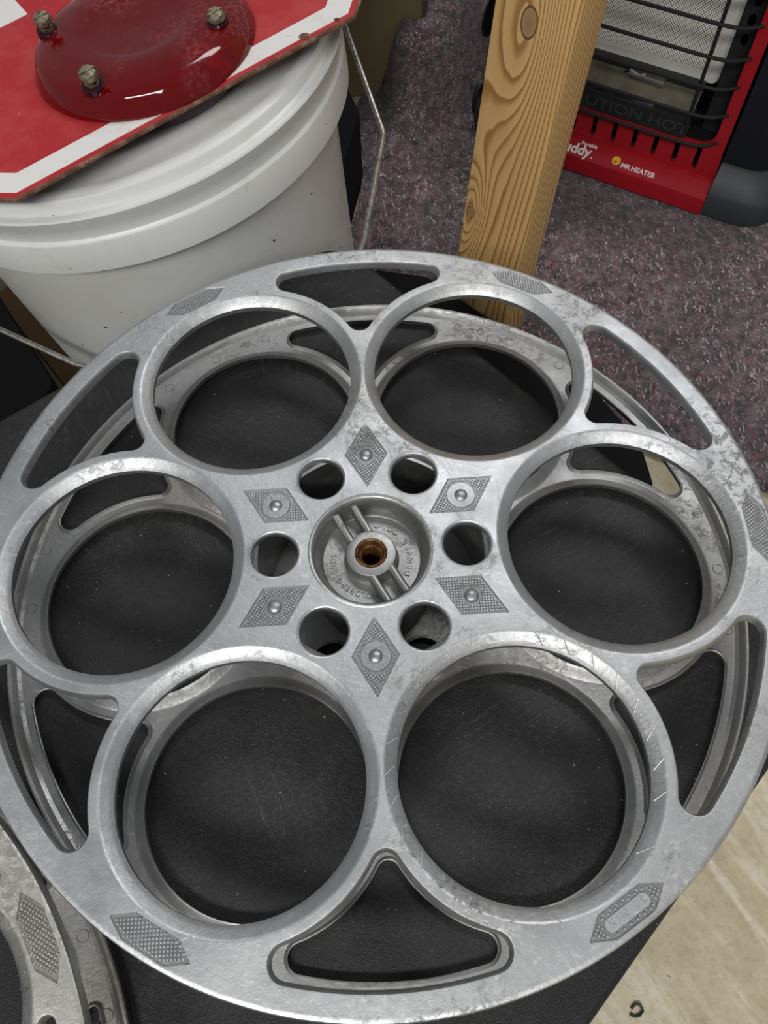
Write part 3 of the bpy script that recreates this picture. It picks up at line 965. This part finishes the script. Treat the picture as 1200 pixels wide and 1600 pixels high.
for bxp, byp, tl in ((-42.5, 36, (0.0, -0.30)), (-44.5, -35, (0.0, -0.30)), (35.5, -36.5, (-0.05, -0.25)), (38, 34, (0.1, 0.1))):
    m = MB()
    hb = 13.0
    m.lathe([(0, hb - 1), (6.4, hb), (6.2, hb + 3.2), (5.2, hb + 4.2), (3.0, hb + 4.2)], 28, (0, 0), mi=0)
    collar = MB(); collar.v = m.v; collar.f = m.f; collar.m = m.m
    top = hb + (4.5 if bxp == 35.5 else 8.5)
    m2 = MB()
    m2.lathe([(0, hb), (2.1, hb), (2.1, top), (4.6, top), (5.3, top + 0.8), (5.3, top + 2.4), (4.2, top + 4.0), (0, top + 4.4)], 24)
    m2.lathe([(0, hb + 4.2), (4.2, hb + 4.2), (4.2, hb + 6.0), (2.2, hb + 6.2)], 6)
    # screwdriver slot edges on the head
    m2.box(-4.6, 4.6, -0.45, 0.45, top + 4.0, top + 4.75)
    tiltm = Matrix.Rotation(tl[0], 3, 'Y') @ Matrix.Rotation(-tl[1], 3, 'X')
    for mm in (collar, m2):
        mm.v = [tuple(tiltm @ Vector((p[0], p[1], p[2] - hb)) + Vector((bxp, byp, hb))) for p in mm.v]
    b = m2.build('bolt', M_BOLT, lens, sharp=35)
    collar.build('collar', M_GLASSDK, b, sharp=40)
LC2 = S0 + SX * 116 + SY * 71 - BN * 18.5
lens2 = thing('signal_lens', 'dark red glass lens wedged between the stop sign and the bucket lid', 'lens', tuple(LC2), SR)
m = MB(); m.lathe([(0, 0.2), (50, 0.1), (55, 1.0), (57.6, 4.0), (58.6, 8.0), (59.0, 12.4), (60.5, 13.2), (60.5, 15.6), (59.5, 16.2), (0, 16.2)], 96)
m.build('glass', M_GLASSDK, lens2, sharp=50)

# ---------------------------------------------------------------- pine post
v_ = Vector((0.05954612, 0.02532593, 0.99790423)).normalized()
e1 = Vector((-0.74466834, 0.66686747, 0.02751073)); e1 = (e1 - v_ * e1.dot(v_)).normalized()
e3 = e1.cross(v_) * 1.0
if e3.dot(Vector((0.66, 0.75, 0))) < 0: e3 = -e3
# local x = e1, local y = v x e1, local z = v
yl = v_.cross(e1); sg = 1 if yl.dot(e3) > 0 else -1
PR = Matrix((e1, yl, v_)).transposed()
m = MB()
rings = []
for z in [0, 1.0] + [40 * i for i in range(1, 22)] + [849, 850]:
    ins = 1.2 if z in (0, 850) else 0.0
    ring_ = rrect(0 + ins, 64 - ins, 0 + ins, 38 - ins, 1.6, 3)
    if sg < 0: ring_ = [(x, -y) for x, y in ring_]
    jj = math.sin(z * 0.013) * 0.5
    rings.append([(x + (jj if x < 5 else 0), y, z) for x, y in ring_])
m.loft(rings)
post = m.build('wooden_post', M_PINE, sharp=30)
post.matrix_world = Matrix.Translation(W(129.9, 345.8, FLOOR + 3.2)) @ PR.to_4x4()
tag(post, 'knotty pine timber post standing on the blanket in front of the heater', 'post')

# ---------------------------------------------------------------- portable heater
ux = Vector((0.85058395, -0.52583928, 0)); ny = Vector((0.52583928, 0.85058395, 0))
HR = Matrix((ux, ny, Vector((0, 0, 1)))).transposed()
ZB = 6.0     # it stands on the blanket
heater = thing('portable_heater', 'red and black portable gas heater with wire guard at the upper right', 'heater', (362.1, 505.0, FLOOR + ZB), HR)
zz = -ZB
def hloop(u0, u1, d0, d1, r, h): return [(x, y, h + zz) for x, y in rrect(u0, u1, d0, d1, r, 8)]
# base corners, dark grey
for side_ in (1, -1):
    m = MB()
    def corner(insd, h, hi):
        full = rrect(-285 + insd, 74 - insd, 0 + insd, 228 - insd, 40 - insd * 0.5, 8)
        cut = 0 if side_ == 1 else -215
        pts = []
        for i in range(len(full)):
            p = full[i]; q = full[(i + 1) % len(full)]
            inp = (p[0] >= cut) if side_ == 1 else (p[0] <= cut); inq = (q[0] >= cut) if side_ == 1 else (q[0] <= cut)
            if inp: pts.append(p)
            if inp != inq:
                t = (cut - p[0]) / (q[0] - p[0]); pts.append((cut, p[1] + (q[1] - p[1]) * t))
        return [(x, y, h + zz) for x, y in pts]
    rings = [corner(8, 6, 0), corner(1.5, 10, 0), corner(0, 16, 0), corner(0, 34, 0), corner(2, 40, 0), corner(9, 50, 0), corner(18, 60, 0), corner(22, 62, 0)]
    m.loft(rings); m.build('base_corner', M_BLACKGRAIN, heater, sharp=35)
    m = MB()
    rings = [corner(22, 60, 0), corner(20, 64, 0), corner(20, 300, 0), corner(28, 325, 0), corner(45, 336, 0)]
    m.loft(rings); m.build('side_housing', M_NAVY, heater, sharp=35)
m = MB(); m.box(-214, -1, 95, 205, 8 + zz, 330 + zz); m.build('rear_housing', M_BLACKPL, heater, bevel=3)
# red bumper
m = MB()
bp = [(5, 6), (1, 8), (0, 11), (0, 26.5), (0.8, 28.4), (16, 37.0), (20, 38.4), (24, 39), (30, 39), (30, 6)]
m.loft([[(u_, d_, h_ + zz) for d_, h_ in bp] for u_ in (-215, -0.4)])
bumper = m.build('base_bumper', M_HRED, heater, sharp=25, bevel=0.8)
# red front panel with recess and slots
m = MB()
outline = [(-215, 36), (-0.6, 36), (-3.0, 70), (-3.5, 300), (-211, 300)]
holes = [list(reversed(rrect(-200, -15, 74, 288, 16, 8)))]
for i in range(8):
    uc = -26 - 22.7 * i
    holes.append(list(reversed(rrect(uc - 2.6, uc + 2.6, 43.5, 70, 2.5, 4))))
poly_plate(outline, holes, 24, 21, m, T=lambda p: (p[0], p[2], p[1] + zz))
m.build('front_panel', M_HRED, heater, sharp=30)
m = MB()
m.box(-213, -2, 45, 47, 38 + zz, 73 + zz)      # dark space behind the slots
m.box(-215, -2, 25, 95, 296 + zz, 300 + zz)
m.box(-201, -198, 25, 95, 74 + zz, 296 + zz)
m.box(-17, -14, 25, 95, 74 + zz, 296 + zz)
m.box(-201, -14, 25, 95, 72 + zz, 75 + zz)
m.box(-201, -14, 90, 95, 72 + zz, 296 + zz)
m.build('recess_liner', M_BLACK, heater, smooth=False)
# raised warning strip
m = MB()
poly_plate(rrect(-192, -44, 76, 96, 3, 4), [], 40, 17, m, T=lambda p: (p[0], p[2], p[1] + zz))
ws = m.build('warning_strip', M_BLACKPL, heater, sharp=30)
m = MB()
text_line(m, 'CAUTION HOT', 15.5, lambda p: (p[0] * 1.28 - 112, 16.9 - p[2], p[1] + 80.5 + zz), 0.35)
m.build('embossed_lettering', M_BLACKGRAIN, ws, sharp=30)
# burner
m = MB(); m.box(-192, -49, 58, 70, 121 + zz, 284 + zz); m.build('ceramic_burner', M_CER, heater, smooth=False)
m = MB()
poly_plate(rrect(-197, -36, 116, 290, 7, 6), [list(reversed(rrect(-190, -51, 124, 283, 2, 3)))], 58, 52, m, T=lambda p: (p[0], p[2], p[1] + zz))
m.build('burner_frame', M_CERW, heater, sharp=30)
m = MB(); m.box(-195, -46, 44, 60, 110 + zz, 117 + zz); m.build('ledge', M_BLACKPL, heater, bevel=1.2)
m = MB()
m.add([(-196, 20, 90 + zz), (-46, 20, 90 + zz), (-46, 50, 112 + zz), (-196, 50, 112 + zz), (-196, 22, 88 + zz), (-46, 22, 88 + zz), (-46, 52, 110 + zz), (-196, 52, 110 + zz)],
      [(0, 1, 2, 3), (7, 6, 5, 4), (0, 4, 5, 1), (1, 5, 6, 2), (2, 6, 7, 3), (3, 7, 4, 0)])
m.build('deflector_plate', M_PLATE, heater, smooth=False)
m = MB(); m.box(-121, -84, 38, 46, 106 + zz, 112 + zz)
m.tube([(-126, 42, 108 + zz), (-120, 40, 113 + zz), (-112, 40, 110 + zz), (-104, 40, 113 + zz)], 2.2, 10)
m.build('pilot_tube', M_CHROME, heater, bevel=0.8)
# wall of the recess with oval holes
m = MB()
ov = []
for h_ in (172, 190, 208, 226, 244):
    ov.append([(-25 + 3.6 * math.cos(-t * PI / 10), h_ + 6 * math.sin(-t * PI / 10)) for t in range(20)])
poly_plate(rrect(-34, -17, 76, 286, 4, 4), ov, 42, 40, m, T=lambda p: (p[0], p[2], p[1] + zz))
m.build('perforated_strip', M_BLACKPL, heater, sharp=30)
# wire guard
for h_ in (79, 111, 140.5, 169, 199, 229, 259):
    m = MB()
    path = [(-203, 22, h_), (-199, 15, h_ ), (-190, 9, h_), (-176, 7, h_), (-120, 6.5, h_), (-60, 6.5, h_), (-44, 7, h_), (-33, 8.2, h_), (-24, 11.5, h_), (-16, 17.5, h_), (-11.5, 22, h_)]
    m.tube([(a, b, c_ + zz) for a, b, c_ in path], 1.75, 10)
    m.build('guard_wire', M_BARS, heater)
for uc in (-46, -170):
    m = MB(); m.tube([(uc, 10, 96 + zz), (uc, 10, 180 + zz), (uc, 10, 268 + zz)], 1.9, 10); m.build('guard_wire', M_BARS, heater)
# printed names on the bumper's sloping face
sl = Vector((0, 15.2, 8.6)).normalized(); nn_ = Vector((0, -8.6, 15.2)).normalized()
def onslope(u0, s0, tilt=0.0):
    o = Vector((u0, 0.8, 28.4 + zz)) + sl * s0 + nn_ * 0.12
    return lambda p: tuple(o + Vector((1, 0, 0)) * (p[0]) + sl * (p[1] + tilt * p[0]) + nn_ * p[2])
m = MB()
text_line(m, 'Buddy', 15.5, onslope(-152, 3.2), 0.05, 0.5)
text_line(m, '.', 10, onslope(-130.5, 3.0), 0.05, 0.2)
text_line(m, 'Portable', 5.4, onslope(-138, 14.2), 0.05, 0.12)
m.build('printed_name', M_WHITE, bumper, smooth=False)
m = MB()
text_line(m, 'MR.HEATER', 7.4, onslope(-78, 4.2), 0.05, 0.16)
m.build('maker_name', M_WHITE, bumper, smooth=False)
m = MB()
T_ = onslope(-104, 9.2)
star = []
for k in range(24):
    r_ = 5.2 if k % 2 == 0 else 4.2
    star.append(T_((r_ * math.cos(k * PI / 12), r_ * math.sin(k * PI / 12), 0.05)))
m.add(star + [T_((0, 0, 0.05))], [(k, (k + 1) % 24, 24) for k in range(24)])
m.build('sun_mark', M_YEL, bumper, smooth=False)
m = MB()
m.add([T_((1.8 * math.cos(k * PI / 8) - 0.4, 2.2 * math.sin(k * PI / 8) - 1.4, 0.12)) for k in range(16)], [tuple(range(16))])
m.build('flame_mark', M_ORG, bumper, smooth=False)
# black rollers at the left end, seen past the post
for h_, r_, sh in ((128, 11, 16), (32, 9, 9)):
    m = MB()
    rings = []
    for q, rr2 in ((-296 + sh, 0.7), (-293 + sh, 1.0), (-279, 1.0)):
        rings.append([(q, 40 + r_ * rr2 * math.cos(k * PI / 12) * 2.0, h_ + zz + 22 * rr2 * math.sin(k * PI / 12)) for k in range(24)])
    m.loft(rings); m.build('side_knob', M_BLACKPL, heater, sharp=40)

# ---------------------------------------------------------------- moving blanket on the floor
def blanket():
    # edge on the floor
    poly = [(16, 446), (60, 436), (120, 372), (206, 283), (240, 226), (300, 193), (347, 169), (520, 90), (760, 60), (820, 300), (760, 800), (560, 1060), (250, 1120), (90, 1010),
            (86, 860), (86, 760), (74, 739), (40, 739), (6, 737), (-5, 690), (4, 635), (-3, 560), (-17, 505), (-6, 462)]
    poly = poly[::-1]
    area = sum(poly[i - 1][0] * poly[i][1] - poly[i][0] * poly[i - 1][1] for i in range(len(poly)))
    # smooth closed outline
    pts = []
    k = len(poly)
    for i in range(k):
        p0, p1, p2, p3 = (Vector(poly[(i + j) % k]) for j in (-1, 0, 1, 2))
        for q in range(12):
            t = q / 12
            pts.append(0.5 * ((2 * p1) + (p2 - p0) * t + (2 * p0 - 5 * p1 + 4 * p2 - p3) * t * t + (3 * p1 - p0 - 3 * p2 + p3) * t ** 3))
    n0 = len(pts)
    E = [(i, (i + 1) % n0) for i in range(n0)]
    grid = []
    st = 9
    for gx in range(-20, 830, st):
        for gy in range(60, 1125, st):
            grid.append(Vector((gx + random.uniform(-2, 2), gy + random.uniform(-2, 2))))
    def inside(x, y):
        c = False; j = n0 - 1
        for i in range(n0):
            xi, yi = pts[i]; xj, yj = pts[j]
            if (yi > y) != (yj > y) and x < (xj - xi) * (y - yi) / (yj - yi) + xi: c = not c
            j = i
        return c
    grid = [g for g in grid if inside(g.x, g.y) and min((g - p).length_squared for p in pts[::2]) > 30]
    P = list(pts) + grid
    vs, es, fs, *_r = delaunay_2d_cdt(P, E, [], 1, 1e-4)
    def h(x, y):
        z = 2.2
        z += 2.2 * math.sin(x * 0.019 + y * 0.011) * math.sin(y * 0.017 - 1.2) + 1.1 * math.sin(x * 0.05 - y * 0.031)
        d = 1
        # it rides up against the cardboard box at the back left
        t = max(0.0, min(1.0, (y - 630) / 105)); t = t * t * (3 - 2 * t)
        s = max(0.0, min(1.0, (330 - x) / 170)); s = s * s * (3 - 2 * s)
        lf = max(0.0, min(1.0, (x - 22) / 38)); s *= lf * lf * (3 - 2 * lf)
        z += t * s * (95 + 8 * math.sin(x * 0.06))
        # a long soft fold in front of it
        for fx, fy, ang, w, hh, ln in ((70, 560, 1.9, 16, 9, 90), (120, 470, 0.5, 14, 6, 80), (40, 640, 1.2, 14, 9, 60), (270, 330, 2.6, 22, 5, 120)):
            dx, dy = x - fx, y - fy
            a = dx * math.cos(ang) + dy * math.sin(ang); b = -dx * math.sin(ang) + dy * math.cos(ang)
            z += hh * math.exp(-(b / w) ** 2 - (a / ln) ** 2)
        # flat under the heater
        q = Vector((x - 362.1, y - 505.0, 0)); uu = q.dot(ux); dd = q.dot(ny)
        fx_ = max(-300 - uu, uu - 90, 0); fy_ = max(-12 - dd, dd - 240, 0)
        f = min(1, math.hypot(fx_, fy_) / 40)
        q2 = math.hypot(x - 120, y - 375); f = min(f, max(0, min(1, (q2 - 45) / 40)))
        return 1.6 + (max(z, 0.3)) * f
    N = len(vs)
    V = [(v.x, v.y, FLOOR + h(v.x, v.y) + 1.5) for v in vs] + [(v.x, v.y, FLOOR + max(0.2, h(v.x, v.y) - 1.5)) for v in vs]
    F = []
    for f in fs:
        a, b, c = vs[f[0]], vs[f[1]], vs[f[2]]
        if (b - a).cross(c - a) < 0: f = list(reversed(f))
        F.append(tuple(f))
    cnt = {(f[i], f[(i + 1) % len(f)]) for f in F for i in range(len(f))}
    G = list(F) + [tuple(i + N for i in reversed(f)) for f in F] + [(b, a, a + N, b + N) for a, b in cnt if (b, a) not in cnt]
    m = MB(); m.add(V, G)
    o = m.build('moving_blanket', M_FELT, sharp=80, recalc=False)
    place(o, (200, 500, FLOOR))
    tag(o, 'speckled grey purple felt moving blanket spread over the floor under the heater', 'blanket')
blanket()

# ---------------------------------------------------------------- things around on the floor
def oriented_box(name, loc, ang, lx, ly, lz, material, label, cat, bevel=3):
    m = MB(); m.box(-lx / 2, lx / 2, -ly / 2, ly / 2, 0, lz)
    o = m.build(name, material, bevel=bevel)
    o.matrix_world = Matrix.Translation(W(*loc)) @ Matrix.Rotation(ang, 4, 'Z')
    return tag(o, label, cat)
# low black tray beside the case
def slab(name, pts, radii, z0, z1, material, label, cat, base, sharp=35):
    p = rounded_poly(pts, radii, 4)
    m = MB()
    m.loft([[(x, y, z0) for x, y in p], [(x, y, z1 - 1.5) for x, y in p], [(x, y, z1) for x, y in inset(p, 1.2)]])
    o = m.build(name, material, sharp=sharp)
    place(o, base)
    return tag(o, label, cat)
slab('storage_tray', [(10, 405), (10, 252), (207, 12), (229, 156), (226, 196), (197, 250), (60, 392)], [3, 3, 3, 3, 3, 8, 3], FLOOR + 0.5, -240, M_BLACK,
     'low matt black tray on the floor against the case, between post and bare concrete', 'tray', (120, 200, FLOOR))
slab('cardboard_sheet', [(-392, 452), (-297, 322), (-120, 212), (-20, 330), (-60, 470), (-300, 560)], [3, 3, 3, 3, 3, 3], FLOOR + 0.2, FLOOR + 2.6, M_CARD,
     'flat piece of brown cardboard on the floor under the white bucket', 'cardboard', (-200, 400, FLOOR))
slab('bin_or_shade_block', [(-346, 388), (-560, 560), (-760, 120), (-300, 90), (-266, 263)], [4, 10, 10, 10, 4], FLOOR + 0.5, -200, M_BLACK,
     'black bin at the left edge of the photo between bucket and case', 'bin', (-450, 300, FLOOR))
slab('bin_or_shade_block', [(-12, 655), (-30, 702), (-330, 702), (-330, 575), (-66, 512), (-28, 480), (-15, 520), (3, 600)], [6] * 8, FLOOR + 0.5, -215, M_BLACK,  # no real bin: a black solid added to imitate shade behind the bucket
     'black block added as the shade in the gap between bucket and moving blanket', 'bin', (-150, 620, FLOOR))
m = MB(); m.box(-300, 78, 742, 960, FLOOR + 0.3, -40)
o = m.build('cardboard_box', M_OLIVE, bevel=2); place(o, (-110, 850, FLOOR))
tag(o, 'tall olive brown cardboard box at the top of the photo behind the bucket', 'box')
m = MB(); m.lathe([(0, FLOOR + 3), (9, FLOOR + 3), (9, FLOOR + 15), (7, FLOOR + 16), (0, FLOOR + 16)], 24, (-272, 318))
o = m.build('bottle_cap', M_BLUE); place(o, (-272, 318, FLOOR + 3))
tag(o, 'small blue plastic cap on the cardboard at the foot of the bucket', 'cap')

# a curl of black debris on the bare concrete
m = MB()
pts = [(0, 0, 1.2), (3, 2.5, 1.6), (6, 2, 2.2), (7.5, -1.5, 2.0), (5, -4, 1.4), (1.5, -4.5, 1.0), (-1.5, -3, 1.2)]
DX, DY = 156.0, -216.5
m.tube([(DX + x, DY + y, FLOOR + z) for x, y, z in pts], 1.0, 7)
o = m.build('debris_curl', M_BLACKPL); place(o, (DX, DY, FLOOR))
tag(o, 'tiny black curl of debris on the bare concrete at the lower right', 'debris')
